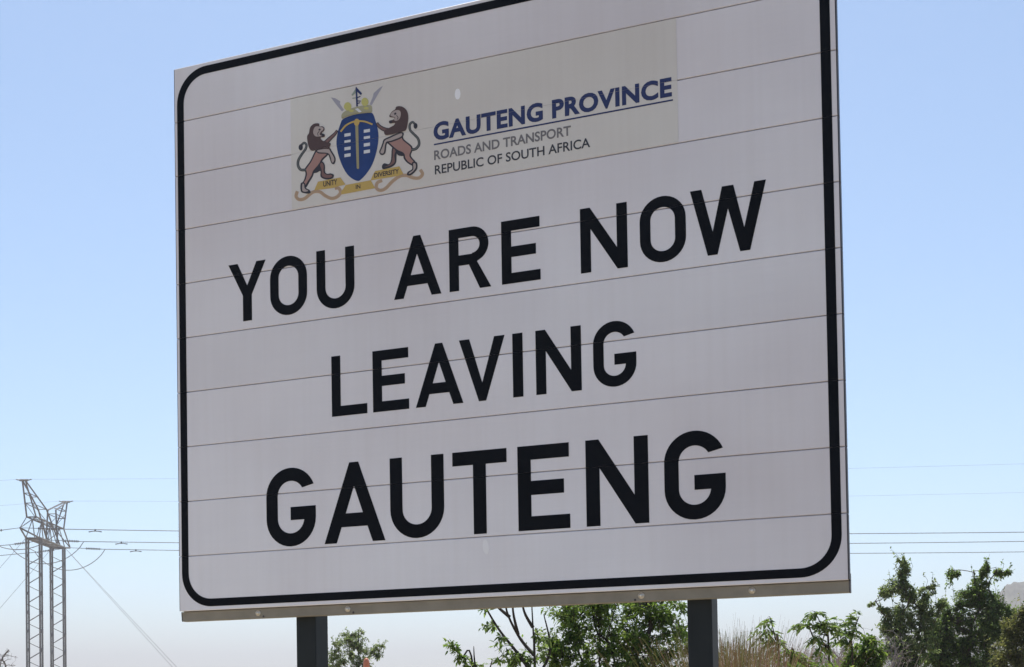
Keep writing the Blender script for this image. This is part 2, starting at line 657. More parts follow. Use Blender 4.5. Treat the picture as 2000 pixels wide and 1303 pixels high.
def cr(p):
    """a point traced on the crest -> metres on the sign face"""
    x, y = 560 + p[0] * 300 / 1396, 140 + p[1] * 300 / 1396
    w = HI[2][0] * x + HI[2][1] * y + 1
    return ((HI[0][0] * x + HI[0][1] * y + HI[0][2]) / w, (HI[1][0] * x + HI[1][1] * y + HI[1][2]) / w)


def catmull(pts, n=5, closed=False):
    P = [Vector(p) for p in pts]
    m = len(P)
    out = []
    rngk = range(m) if closed else range(m - 1)
    for i in rngk:
        if closed:
            p0, p1, p2, p3 = P[i - 1], P[i], P[(i + 1) % m], P[(i + 2) % m]
        else:
            p0, p1, p2, p3 = P[max(i - 1, 0)], P[i], P[i + 1], P[min(i + 2, m - 1)]
        for k in range(n):
            t = k / n
            out.append(0.5 * ((2 * p1) + (p2 - p0) * t + (2 * p0 - 5 * p1 + 4 * p2 - p3) * t * t + (3 * p1 - p0 - 3 * p2 + p3) * t ** 3))
    if not closed:
        out.append(P[-1])
    return out


def blob(bm, pts, lay, mi, smooth=True):
    pp = [tuple(p) for p in catmull(pts, 3, True)] if smooth else pts
    poly_bm(bm, [[cr(p) for p in pp]], -0.0010 - 0.0003 * lay, mi)


def stroke(bm, pts, w, lay, mi, w1=None, smooth=True):
    pp = catmull(pts, 4) if smooth else [Vector(p) for p in pts]
    w1 = w if w1 is None else w1
    y = -0.0010 - 0.0003 * lay
    prev = None
    for i, p in enumerate(pp):
        t = (pp[min(i + 1, len(pp) - 1)] - pp[max(i - 1, 0)]).normalized()
        n = Vector((-t.y, t.x)) * (w + (w1 - w) * i / (len(pp) - 1)) / 2
        a, b = bm.verts.new(L(*cr(p + n), y)), bm.verts.new(L(*cr(p - n), y))
        if prev:
            f = bm.faces.new([prev[0], prev[1], b, a])
            f.material_index = mi
        prev = (a, b)


def ell(cx, cy, rx, ry, n=12):
    return [(cx + rx * math.cos(2 * math.pi * k / n), cy + ry * math.sin(2 * math.pi * k / n)) for k in range(n)]


K_mane = plain('mane_brown_print', (0.075, 0.040, 0.036), 0.5)
K_body = plain('lion_tan_print', (0.36, 0.205, 0.175), 0.5)
K_pale = plain('lion_pale_print', (0.40, 0.33, 0.31), 0.5)
K_dark = plain('outline_print', (0.030, 0.026, 0.034), 0.5)
K_leg = plain('lion_leg_print', (0.19, 0.10, 0.088), 0.5)
K_tail = plain('tail_grey_print', (0.12, 0.13, 0.125), 0.5)
K_blue = plain('shield_blue_print', (0.010, 0.036, 0.16), 0.45, noise=0.25, nscale=9)
K_gold = plain('gold_print', (0.52, 0.36, 0.10), 0.5)
K_haft = plain('pick_handle_print', (0.33, 0.29, 0.16), 0.5)
K_white = plain('white_print', (0.66, 0.67, 0.70), 0.5)
K_crown = plain('crown_print', (0.36, 0.34, 0.22), 0.5)
K_yell = plain('flower_yellow_print', (0.50, 0.47, 0.15), 0.5)
K_spear = plain('spear_grey_print', (0.34, 0.33, 0.39), 0.5)
K_green = plain('pale_green_print', (0.27, 0.32, 0.27), 0.5)
K_curl = plain('scroll_print', (0.46, 0.31, 0.20), 0.5)

LM = [K_mane, K_body, K_pale, K_dark, K_leg, K_tail]
# lion facing the shield from its left
bm = bmesh.new()
stroke(bm, [(180, 893), (130, 893), (105, 855), (108, 805), (140, 750), (172, 705), (180, 668), (160, 648), (135, 668)], 26, 0, 3, 20)
stroke(bm, [(180, 893), (130, 893), (105, 855), (108, 805), (140, 750), (172, 705), (180, 668), (160, 648), (135, 668)], 13, 1, 5, 8)
blob(bm, ell(129, 690, 19, 28), 2, 3)
blob(bm, [(250, 740), (285, 700), (400, 700), (385, 750), (330, 805), (308, 850), (255, 912), (238, 955), (208, 1005), (172, 1060), (128, 1042), (158, 985), (172, 930), (164, 888), (184, 856), (218, 808)], 0, 3)
blob(bm, [(262, 745), (290, 712), (385, 708), (370, 745), (318, 796), (295, 840), (243, 900), (226, 945), (196, 992), (165, 1040), (144, 1030), (172, 985), (186, 930), (178, 890), (196, 862), (228, 815)], 1, 1)
blob(bm, [(286, 850), (320, 815), (348, 850), (350, 912), (372, 930), (400, 926), (430, 940), (418, 972), (360, 982), (310, 958), (308, 905), (275, 920), (242, 918)], 2, 3)
blob(bm, [(305, 850), (320, 830), (338, 852), (338, 915), (368, 940), (402, 938), (416, 948), (408, 962), (362, 968), (322, 950), (320, 895)], 3, 4)
blob(bm, [(130, 1015), (168, 1015), (176, 1058), (208, 1076), (220, 1098), (205, 1110), (168, 1108), (130, 1090)], 2, 3)
blob(bm, [(145, 1025), (160, 1025), (166, 1064), (198, 1084), (170, 1094), (144, 1082)], 3, 2)
blob(bm, [(270, 712), (380, 694), (410, 722), (446, 790), (434, 840), (408, 834), (390, 785), (370, 750), (290, 745)], 2, 3)
blob(bm, [(285, 716), (375, 704), (400, 730), (434, 790), (426, 826), (412, 822), (402, 780), (378, 742), (295, 734)], 3, 2)
blob(bm, [(205, 560), (215, 510), (250, 476), (295, 474), (300, 498), (330, 500), (346, 520), (340, 540), (322, 560), (347, 572), (345, 596), (312, 602), (322, 625), (360, 640), (402, 655), (392, 690), (395, 708), (330, 702), (280, 712), (230, 722), (204, 690), (192, 640), (188, 590)], 4, 0)
blob(bm, [(250, 522), (270, 500), (318, 505), (338, 517), (332, 534), (313, 550), (302, 574), (322, 588), (296, 592), (264, 590), (244, 560)], 5, 2)
blob(bm, [(292, 528), (306, 520), (312, 532), (298, 540)], 6, 3)
blob(bm, [(318, 562), (342, 572), (340, 590), (322, 586)], 6, 3)
stroke(bm, [(300, 545), (285, 565), (290, 585)], 6, 6, 3)
stroke(bm, [(350, 655), (400, 605), (440, 568), (460, 535)], 44, 2, 3, 22)
stroke(bm, [(350, 655), (400, 605), (440, 568), (456, 540)], 26, 3, 4, 10)
finish_print('lion', bm, LM, panel)
# lion facing it from its right
bm = bmesh.new()
tl = [(1132, 712), (1175, 702), (1204, 662), (1194, 610), (1152, 565), (1122, 530), (1120, 482), (1145, 460), (1165, 478)]
stroke(bm, tl, 26, 0, 3, 20)
stroke(bm, tl, 13, 1, 5, 8)
blob(bm, ell(1172, 495, 18, 26), 2, 3)
blob(bm, [(920, 640), (995, 580), (1050, 575), (1068, 618), (1138, 676), (1144, 720), (1130, 768), (1178, 828), (1152, 858), (1104, 836), (1066, 795), (1055, 755), (1000, 725), (935, 668)], 0, 3)
blob(bm, [(934, 640), (1000, 594), (1044, 588), (1056, 624), (1126, 684), (1130, 720), (1116, 770), (1162, 828), (1150, 842), (1112, 824), (1080, 786), (1068, 745), (1002, 708), (945, 658)], 1, 1)
blob(bm, [(960, 692), (1005, 715), (1000, 760), (996, 825), (972, 858), (930, 878), (876, 888), (868, 856), (890, 834), (930, 842), (950, 800)], 2, 3)
blob(bm, [(968, 706), (992, 722), (980, 760), (984, 818), (962, 846), (925, 862), (892, 866), (930, 852), (962, 806)], 3, 4)
blob(bm, [(1005, 718), (1062, 738), (1062, 768), (1010, 760)], 3, 3)
blob(bm, [(1140, 828), (1182, 824), (1190, 870), (1175, 905), (1132, 942), (1096, 942), (1102, 912), (1142, 886)], 2, 3)
blob(bm, [(1152, 838), (1172, 838), (1176, 868), (1162, 896), (1126, 928), (1112, 928), (1118, 918), (1152, 892)], 3, 2)
blob(bm, [(884, 618), (935, 592), (1030, 552), (1066, 562), (1045, 606), (955, 642), (912, 655), (898, 742), (862, 760), (842, 732), (858, 690), (872, 650)], 2, 3)
blob(bm, [(896, 626), (940, 606), (1028, 566), (1052, 570), (1036, 596), (950, 630), (902, 646), (886, 736), (864, 746), (854, 730), (872, 690), (884, 655)], 3, 2)
blob(bm, [(936, 400), (960, 365), (988, 345), (1000, 320), (1050, 320), (1092, 355), (1107, 410), (1102, 470), (1086, 532), (1050, 548), (960, 572), (900, 578), (888, 542), (930, 515), (975, 490), (985, 468), (940, 474), (933, 450), (968, 440), (982, 422), (942, 416)], 4, 0)
blob(bm, [(944, 400), (974, 362), (1020, 352), (1040, 380), (1030, 428), (1000, 450), (976, 440), (988, 420)], 5, 2)
blob(bm, [(978, 384), (994, 374), (1000, 388), (986, 396)], 6, 3)
blob(bm, [(938, 452), (962, 448), (960, 468), (940, 470)], 6, 3)
stroke(bm, [(1000, 400), (1015, 420), (1005, 440)], 6, 6, 3)
stroke(bm, [(820, 468), (842, 498), (885, 525), (940, 540)], 26, 2, 3, 46)
stroke(bm, [(824, 474), (844, 500), (885, 525), (940, 540)], 12, 3, 4, 28)
finish_print('lion', bm, LM, panel)
# shield with its bars, pick, crown, spears and arrow
bm = bmesh.new()
sh = [(508, 436), (560, 410), (640, 388), (720, 378), (778, 377), (806, 440), (830, 530), (835, 620), (817, 730), (781, 840), (731, 922), (682, 976), (650, 995), (600, 976), (549, 931), (503, 850), (469, 752), (453, 660), (458, 590), (474, 520), (492, 468)]
blob(bm, sh, 0, 0)
for x0, x1, ys in ((526, 582, ((566, 594), (628, 650), (690, 718), (751, 780))), (702, 758, ((530, 558), (592, 616), (654, 684), (717, 747)))):
    for (a, b) in ys:
        sl = -0.16 * (x1 - x0)
        poly_bm(bm, [[cr(p) for p in ((x0, a), (x1, a + sl), (x1, b + sl), (x0, b))]], -0.0013, 1)
finish_print('shield', bm, [K_blue, K_white], panel)
bm = bmesh.new()
poly_bm(bm, [[cr(p) for p in ((624, 470), (652, 468), (660, 880), (650, 888), (638, 880))]], -0.0016, 0)
stroke(bm, [(492, 548), (535, 496), (585, 466), (640, 452), (712, 456), (782, 482)], 15, 3, 1)
blob(bm, [(628, 434), (652, 434), (664, 462), (650, 490), (626, 492), (614, 466)], 4, 1)
finish_print('pickaxe', bm, [K_haft, K_gold], panel)
bm = bmesh.new()
blob(bm, [(498, 412), (506, 382), (540, 356), (600, 332), (680, 312), (765, 306), (778, 345), (770, 372), (700, 376), (620, 388), (550, 410), (508, 430)], 1, 0)
blob(bm, ell(556, 318, 34, 38), 2, 1)
blob(bm, ell(712, 277, 32, 38), 2, 1)
poly_bm(bm, [[cr(p) for p in ((622, 342), (648, 334), (684, 366), (660, 374))]], -0.0016, 2)
blob(bm, ell(590, 358, 22, 12), 3, 1)
blob(bm, ell(725, 335, 24, 12), 3, 1)
stroke(bm, [(505, 425), (560, 402), (640, 382), (720, 372), (772, 370)], 12, 3, 3)
finish_print('crown', bm, [K_crown, K_yell, K_white, K_haft], panel)
for pts in ([(402, 235), (440, 242), (488, 272), (484, 292), (522, 350), (502, 362), (452, 302)], [(876, 130), (846, 148), (792, 195), (784, 230), (754, 300), (774, 306), (820, 225)]):
    bm = bmesh.new()
    poly_bm(bm, [[cr(p) for p in pts]], -0.0010, 0)
    finish_print('spear', bm, [K_spear], panel)
bm = bmesh.new()
poly_bm(bm, [[cr(p) for p in ((627, 150), (634, 138), (641, 150), (649, 318), (634, 320))]], -0.0019, 0)
poly_bm(bm, [[cr(p) for p in ((640, 148), (686, 200), (676, 216), (643, 186))]], -0.0016, 0)
poly_bm(bm, [[cr(p) for p in ((628, 158), (589, 214), (602, 222), (630, 195))]], -0.0016, 1)
for (a, b) in (((640, 240), (672, 226)), ((643, 268), (676, 270)), ((598, 245), (632, 240)), ((640, 292), (668, 284))):
    stroke(bm, [a, b], 9, 2, 0 if a[0] > 620 else 1, smooth=False)
finish_print('arrow_emblem', bm, [K_navy if False else M_navy, K_green], panel)
bm = bmesh.new()
c1 = [(98, 1088), (86, 1135), (115, 1163), (168, 1152), (235, 1098), (298, 1092), (350, 1128), (408, 1153), (460, 1138), (490, 1098), (472, 1060), (438, 1062)]
c2 = [(868, 990), (824, 1012), (816, 1058), (850, 1080), (900, 1062), (960, 1000), (1028, 952), (1090, 944), (1150, 966), (1206, 966), (1235, 930), (1214, 892)]
for c in (c1, c2):
    stroke(bm, c, 30, 0, 1, 30)
    stroke(bm, c, 11, 1, 2, 11)
for pts in ([(285, 1002), (490, 963), (536, 1028), (470, 1043), (428, 1058), (252, 1080)], [(538, 1032), (765, 988), (806, 1060), (498, 1118), (498, 1090), (520, 1060)], [(806, 905), (1025, 862), (1062, 930), (1010, 950), (764, 990), (790, 930)]):
    poly_bm(bm, [[cr(p) for p in pts]], -0.0016, 0)
for body, p0, p1, hh in (('UNITY', (335, 1048), (462, 1028), 46), ('IN', (630, 1070), (672, 1062), 36), ('DIVERSITY', (798, 968), (1022, 926), 40)):
    a, b = cr(p0), cr(p1)
    v0 = (a[1] + b[1]) / 2
    text_bm(bm, body, a[0], b[0], v0, v0 + hh * 300 / 1396 * 0.00190, -0.0020, 3, 0.02)
finish_print('motto_ribbon', bm, [K_gold, K_curl, plain('scroll_shade_print', (0.42, 0.30, 0.20), 0.5), K_dark], panel)
# pale scuffs on the sheeting
M_scuff = plain('pale_scuff', (0.86, 0.855, 0.885), 0.5)
for (cx_, cy_, rx, ry) in ((894, 184, 5, 12), (949, 1068, 6, 15)):
    bm = bmesh.new()
    pts = []
    for k in range(14):
        a = 2 * math.pi * k / 14
        rr = 1 + 0.12 * math.sin(2 * a + cx_)
        x, y = cx_ + rx * rr * math.cos(a), cy_ + ry * rr * math.sin(a)
        w = HI[2][0] * x + HI[2][1] * y + 1
        pts.append(((HI[0][0] * x + HI[0][1] * y + HI[0][2]) / w, (HI[1][0] * x + HI[1][1] * y + HI[1][2]) / w))
    poly_bm(bm, [pts], -0.0009)
    finish_print('scuff_mark', bm, M_scuff, sign)

# ================================================================== GROUND AND HILL
N = 48
V, Fc = [], []
radii = [0, 3, 8, 16, 30, 60, 120, 250, 500, 1000, 2000, 2900]
V.append((0, 0, 0))
for r in radii[1:]:
    for k in range(N):
        a = 2 * math.pi * k / N
        V.append((r * math.cos(a), r * math.sin(a), 0.0))
for k in range(N):
    Fc.append((0, 1 + k, 1 + (k + 1) % N))
for i in range(len(radii) - 2):
    for k in range(N):
        a, b = 1 + i * N + k, 1 + i * N + (k + 1) % N
        Fc.append((a, a + N, b + N, b))
tag(mesh('ground', V, Fc, M_ground), kind='structure')

# the road beside the sign (runs past the camera's right hand)
rd = Vector((math.sin(YAW), math.cos(YAW), 0))
rn = Vector((rd.y, -rd.x, 0))


def strip(name, l0, l1, z, mat, s0=-700, s1=900, n=40, kind='structure'):
    V, Fc = [], []
    for i in range(n + 1):
        s_ = s0 + (s1 - s0) * i / n
        V += [rd * s_ + rn * l0 + Vector((0, 0, z)), rd * s_ + rn * l1 + Vector((0, 0, z))]
    for i in range(n):
        Fc.append((2 * i, 2 * i + 1, 2 * i + 3, 2 * i + 2))
    return tag(mesh(name, V, Fc, mat), kind=kind)


M_asph = plain('worn_asphalt', (0.055, 0.053, 0.052), 0.9, noise=0.3, nscale=6, bump=0.3, spec=0.2)
M_yel = plain('yellow_edge_paint', (0.60, 0.38, 0.05), 0.7)
M_wht = plain('white_lane_paint', (0.70, 0.70, 0.68), 0.7)
strip('road', 1.6, 9.4, 0.008, M_asph)
strip('edge_line', 1.9, 2.02, 0.013, M_yel)
strip('centre_line', 5.44, 5.56, 0.013, M_wht)

hill_px = [(1540, 1352), (1620, 1300), (1700, 1252), (1800, 1240), (1880, 1215), (1935, 1172), (1965, 1145), (1985, 1138), (2010, 1142), (2100, 1120), (2250, 1105), (2450, 1140), (2700, 1230), (3000, 1330)]
hx = [p[0] for p in hill_px]
hy = [p[1] for p in hill_px]
cols = np.linspace(1540, 3000, 220)
rows = np.linspace(0, 1, 26)
V, Fc = [], []
hr = np.random.default_rng(3)
for i, px in enumerate(cols):
    py = np.interp(px, hx, hy)
    top = at(px, py, 900.0)
    d = Vector((top.x, top.y, 0)).normalized()
    D0 = math.hypot(top.x, top.y)
    hz = max(0.5, top.z)
    for t in rows:
        dd = D0 - 260 + 560 * t
        s = math.sin(math.pi * min(1, t * 560 / 520)) ** 1.2 if t * 560 < 520 else 0
        z = hz * s
        if z > 0.5:
            z += hr.normal(0, 0.9)
        V.append((d.x * dd, d.y * dd, z - 0.3))
nr = len(rows)
for i in range(len(cols) - 1):
    for j in range(nr - 1):
        a = i * nr + j
        Fc.append((a, a + nr, a + nr + 1, a + 1))
M_hill = plain('scrubby_hillside', (0.085, 0.085, 0.055), 0.95, noise=0.5, nscale=0.05, spec=0.1)
tag(mesh('hill', V, Fc, M_hill, None, True), kind='structure')

# ================================================================== PYLON AND LINES
M_steel = plain('galvanised_lattice_steel', (0.11, 0.11, 0.112), 0.6, metal=0.2, noise=0.3, nscale=0.7)
M_glassd = plain('insulator_glaze', (0.05, 0.05, 0.055), 0.35)
M_wire = plain('aged_conductor', (0.13, 0.13, 0.135), 0.6, metal=0.4)

tipA = at(39, 1031, 150.0)
dC = ray(137, 1070)
DC = (tipA.z - EYE) / (dC.z / dC.y)
tipC = at(137, 1070, DC)
cdir = (tipC - tipA)
cdir.z = 0
ARM = cdir.length
cdir.normalize()
ldir = Vector((cdir.y, -cdir.x, 0))          # along the line, to the right
if ldir.x < 0:
    ldir = -ldir
ZB = tipA.z
mid = (tipA + tipC) / 2
pyl = empty('pylon', (mid.x, mid.y, 0))
tag(pyl, 'grey steel lattice pylon with two masts and horned crossarm carrying the power lines', 'pylon')


def W(t, l, z):
    """pylon coordinates: t along the arm 0..1, l metres along the line, z height; relative to the Empty"""
    p = tipA + cdir * (t * ARM) + ldir * l
    return Vector((p.x - mid.x, p.y - mid.y, z))


def dep_t(px, py0, zz):
    """arm fraction whose line-of-sight column is px"""
    d = ray(px, py0)
    A2 = Vector((tipA.x, tipA.y))
    # tipA + s*c = k*d (2D)
    det = cdir.x * (-d.y) + d.x * cdir.y
    s = (-A2.x * (-d.y) + d.x * (-A2.y)) / det
    return s / ARM


HL = 0.80
HC = 0.42
tm = [dep_t(66.5, 1100, 0), dep_t(112.5, 1100, 0)]
for t in tm:
    ms = bpy.data.objects.new('mast', None)
    col.objects.link(ms)
    ms.parent = pyl
    zt = ZB - 0.6
    dt = HC / ARM
    cs = [(t - dt, -HL), (t + dt, -HL), (t + dt, HL), (t - dt, HL)]
    for (tt, ll) in cs:
        strut('leg', W(tt, ll, -0.3), W(tt, ll, zt), 0.17, M_steel, ms)
    step = 2.3
    z = 0.4
    k = 0
    while z + step < zt + 0.5:
        z1 = min(z + 1.0, zt)
        for q in range(4):
            a, b = cs[q], cs[(q + 1) % 4]
            if q in (0, 2) and k % 2:
                pass
            sw = (q >= 2)
            p, r = (a, b) if not sw else (b, a)
            off = 0.0 if q in (1, 3) else 0.6
            if q == 3:
                strut('brace', W(*a, min(z + 1.25, zt)), W(*b, z + 2.05), 0.055, M_steel, ms)
            else:
                strut('brace', W(*p, z + off), W(*r, min(z + off + 0.95, zt)), 0.085, M_steel, ms)
        z += step
        k += 1
    for zz in (0.4, zt - 0.1):
        for q in range(4):
            strut('ring', W(*cs[q], zz), W(*cs[(q + 1) % 4], zz), 0.09, M_steel, ms)

arm = bpy.data.objects.new('crossarm', None)
col.objects.link(arm)
arm.parent = pyl
ZL, ZT = ZB - 0.6, ZB + 1.9
t0, t1 = tm[0] - 0.45 / ARM, tm[1] + 0.45 / ARM
NB = 6
for l in (-HL, HL):
    strut('chord', W(t0, l, ZL), W(t1, l, ZL), 0.22, M_steel, arm)
    strut('chord', W(t0 - 0.02, l * 0.7, ZT), W(t1 + 0.02, l * 0.7, ZT), 0.15, M_steel, arm)
    strut('chord', W(0, 0, ZB), W(t0, l, ZL), 0.16, M_steel, arm)
    strut('chord', W(1, 0, ZB), W(t1, l, ZL), 0.16, M_steel, arm)
    strut('chord', W(0, 0, ZB), W(t0 - 0.02, l * 0.7, ZT), 0.09, M_steel, arm)
    strut('chord', W(1, 0, ZB), W(t1 + 0.02, l * 0.7, ZT), 0.12, M_steel, arm)
    for i in range(NB):
        ta, tb = t0 + (t1 - t0) * i / NB, t0 + (t1 - t0) * (i + 1) / NB
        za, zb2 = (ZL, ZT) if i % 2 == 0 else (ZT, ZL)
        la, lb = (l, l * 0.7) if i % 2 == 0 else (l * 0.7, l)
        strut('brace', W(ta, la, za), W(tb, lb, zb2), 0.09, M_steel, arm)
for i in range(NB + 1):
    ta = t0 + (t1 - t0) * i / NB
    strut('brace', W(ta, -HL, ZL), W(ta, HL, ZL), 0.09, M_steel, arm)
    strut('brace', W(ta, -HL * 0.7, ZT), W(ta, HL * 0.7, ZT), 0.08, M_steel, arm)
    if i < NB:
        tb = t0 + (t1 - t0) * (i + 1) / NB
        strut('brace', W(ta, -HL, ZL), W(tb, HL, ZL), 0.08, M_steel, arm)
        strut('brace', W(ta, HL * 0.7, ZT), W(tb, -HL * 0.7, ZT), 0.07, M_steel, arm)

# two horn-like peaks carrying the earth wires
pkA = at(47, 938, 151.5)
pkt = [0.075, 0.915]
ZP = pkA.z
for e in (0, 1):
    pk = bpy.data.objects.new('peak', None)
    col.objects.link(pk)
    pk.parent = pyl
    tp = pkt[e]
    to = (t0 - 0.02, t1 + 0.02)[e]
    ti = (0.66, 0.60)[e]
    tk = (0.42, 0.61)[e]
    zk = ZP - (ZP - ZT) * (0.62, 0.50)[e]
    for l in (-HL * 0.7, HL * 0.7):
        strut('leg', W(tp, l * 0.3, ZP), W(to, l, ZT), 0.14, M_steel, pk)
        strut('leg', W(tp, l * 0.3, ZP), W(tk, l * 0.9, zk), 0.15, M_steel, pk)
        strut('leg', W(tk, l * 0.9, zk), W(ti, l * 1.3, ZL), 0.15, M_steel, pk)
        for fr in (0.35, 0.62):
            za = ZP - (ZP - ZT) * fr
            strut('brace', W(tp + (to - tp) * fr, l * (0.3 + 0.7 * fr), za), W(tp + (tk - tp) * fr / 0.62, l * (0.3 + 0.6 * fr / 0.62), za), 0.08, M_steel, pk)
        strut('brace', W(tp + (to - tp) * 0.62, l * 0.73, zk), W(tk, l * 0.9, ZT), 0.07, M_steel, pk)
    for fr in (0.35, 0.62, 1.0):
        za = ZP - (ZP - ZT) * fr
        strut('brace', W(tp + (to - tp) * fr, -HL * 0.7 * (0.3 + 0.7 * fr), za), W(tp + (to - tp) * fr, HL * 0.7 * (0.3 + 0.7 * fr), za), 0.08, M_steel, pk)
        if fr < 0.9:
            strut('brace', W(tp + (tk - tp) * fr / 0.62, -HL * 0.6, za), W(tp + (tk - tp) * fr / 0.62, HL * 0.6, za), 0.07, M_steel, pk)
    strut('cap', W(tp, -0.5, ZP), W(tp, 0.5, ZP), 0.2, M_steel, pk)
    for s in (-1, 1):
        strut('clamp', W(tp, s * 0.5, ZP), W(tp, s * 0.9, ZP + 0.1), 0.10, M_steel, pk)


def insulator(p0, p1, parent):
    d = p1 - p0
    Ln = d.length
    prof = [(0.03, 0)]
    n = 9
    for i in range(n):
        h = Ln * (0.46 + 0.42 * i / n)
        prof += [(0.04, h), (0.17, h + 0.02), (0.15, h + 0.07), (0.045, h + 0.12)]
    prof += [(0.03, Ln)]
    q = Vector((0, 0, 1)).rotation_difference(d.normalized()).to_matrix().to_4x4()
    return lathe('insulator_string', prof, M_glassd, parent, 10, Matrix.Translation(p0) @ q)


def on_line(S, px, py, direc):
    """where the photo's line of sight meets the vertical plane through S along direc -> (s, z)"""
    d = ray(px, py)
    det = direc.x * (-d.y) + d.x * direc.y
    s = (-S.x * (-d.y) + d.x * (-S.y)) / det
    k = (S.x + s * direc.x) / d.x if abs(d.x) > 1e-3 else (S.y + s * direc.y) / d.y
    return s, EYE + k * d.z


def run_wire(name, S, cons, rad, label, group):
    (sa, za), (sb, zb_) = [on_line(S, x, y, ldir) for (x, y) in cons]
    A = np.array([[-sa, sa * sa], [-sb, sb * sb]])
    a, b = np.linalg.solve(A, np.array([za - S.z, zb_ - S.z]))
    pts = [S + ldir * s + Vector((0, 0, -a * s + b * s * s)) for s in np.linspace(0, 330, 60)]
    o = tube(name, pts, rad, M_wire, None, 5)
    tag(o, label, 'power line', group)
    return o, (lambda s: S + ldir * s + Vector((0, 0, -a * s + b * s * s)))


def damper(p, parent, Ln=1.5):
    V, Fc = tube_vf([p + Vector((0, 0, 0.06)), p - Vector((0, 0, 0.20))], 0.10, 6)
    tube_vf([p - ldir * Ln / 2 - Vector((0, 0, 0.26)), p - ldir * 0.25 - Vector((0, 0, 0.18)), p + ldir * 0.25 - Vector((0, 0, 0.18)), p + ldir * Ln / 2 - Vector((0, 0, 0.26))], [0.07, 0.05, 0.05, 0.07], 6, V, Fc)
    return mesh('line_damper', V, Fc, M_glassd, parent, True)


phases = [(0.0, (1660, 1042.5), (2000, 1039.5), 186, 'top'), (0.5, (1660, 1061.5), (2000, 1057.5), 237, 'middle'), (1.0, (1660, 1081), (2000, 1078), 265, 'lowest')]
names = {'top': 'conductor wire strung from the near tip of the pylon crossarm',
         'middle': 'conductor wire strung from the middle of the pylon crossarm',
         'lowest': 'conductor wire strung from the far tip of the pylon crossarm'}
M0 = Vector((mid.x, mid.y, 0))
for (t, c1_, c2_, dpx, nm) in phases:
    zatt = ZB if t in (0.0, 1.0) else ZB - 0.2
    hp = W(t, 0, zatt)
    right_end = hp + ldir * 4.6 + Vector((0, 0, -0.25))
    left_end = hp - ldir * 4.6 + Vector((0, 0, -0.55))
    if t == 0.0:
        right_end = hp + ldir * 4.6 + Vector((0, 0, -0.2))
    insulator(hp, right_end, pyl)
    insulator(hp, left_end, pyl)
    S = right_end + M0
    o, fn = run_wire('power_line', S, [c1_, c2_], 0.045, names[nm], 'power lines on the pylon')
    sd, _ = on_line(S, dpx, 1050, ldir)
    damper(fn(sd), o)
    # the span going the other way, past the edge of the frame
    ptsl = [left_end + M0 - ldir * s + Vector((0, 0, -0.085 * s + 0.00021 * s * s)) for s in np.linspace(0, 300, 40)]
    o2 = tube('power_line', ptsl, 0.045, M_wire, None, 5)
    tag(o2, names[nm].replace('conductor wire strung', 'conductor wire leading away'), 'power line', 'power lines on the pylon')
    # jumper loop under the arm
    sagj = 2.6 if t else 2.2
    ptsj = []
    for i in range(19):
        q = i / 18
        p = left_end.lerp(right_end, q)
        p.z -= sagj * (1 - (2 * q - 1) ** 2) ** 0.8
        ptsj.append(p)
    tube('jumper_loop', ptsj, 0.05, M_wire, pyl, 5)
for e, (ca, cb) in enumerate((((1660, 915), (2000, 906)), ((1660, 969), (2000, 962)))):
    S = W(pkt[e], 0.9, ZP + 0.1) + M0
    lab = ('thin earth wire strung from the near horn of the pylon', 'thin earth wire strung from the far horn of the pylon')[e]
    run_wire('earth_wire', S, [ca, cb], 0.011, lab, 'earth wires on the pylon')
    Sl = W(pkt[e], -0.9, ZP + 0.1) + M0
    ptsl = [Sl - ldir * s + Vector((0, 0, -0.07 * s + 0.00018 * s * s)) for s in np.linspace(0, 300, 40)]
    tag(tube('earth_wire', ptsl, 0.011, M_wire, None, 5), lab.replace('thin earth wire strung', 'thin earth wire leading away'), 'power line', 'earth wires on the pylon')
# stay wires
for (t, l, la, dt_) in ((t1, HL, 19.0, 0.02), (t1, HL, 20.0, -0.05), (t0, -HL, -19.0, 0.0), (t1, -HL, -19.0, 0.0)):
    a = W(t, l, ZL)
    b = W(t + dt_, l + la, 0.0)
    tube('stay_wire', [a, b], 0.022, M_wire, pyl, 5)

# ================================================================== PLANTS
M_bark = plain('grey_brown_bark', (0.10, 0.085, 0.07), 0.9, noise=0.3, nscale=25, spec=0.1)
M_bark_d = plain('dark_bark', (0.045, 0.038, 0.032), 0.9, noise=0.3, nscale=25, spec=0.1)
M_twig = plain('pale_dead_twigs', (0.20, 0.18, 0.17), 0.9, spec=0.1)
LV = {
    'fresh': leaf_mat('fresh_green_leaves', [(0.060, 0.120, 0.022), (0.110, 0.185, 0.034), (0.170, 0.230, 0.055)], 0.58),
    'deep': leaf_mat('deep_green_leaves', [(0.062, 0.115, 0.030), (0.112, 0.175, 0.045), (0.170, 0.225, 0.070)], 0.64),
    'olive': leaf_mat('olive_green_leaves', [(0.085, 0.105, 0.030), (0.130, 0.145, 0.044), (0.180, 0.180, 0.066)], 0.58),
    'silver': leaf_mat('grey_green_leaves', [(0.092, 0.140, 0.050), (0.145, 0.198, 0.072), (0.215, 0.255, 0.110)], 0.64),
}


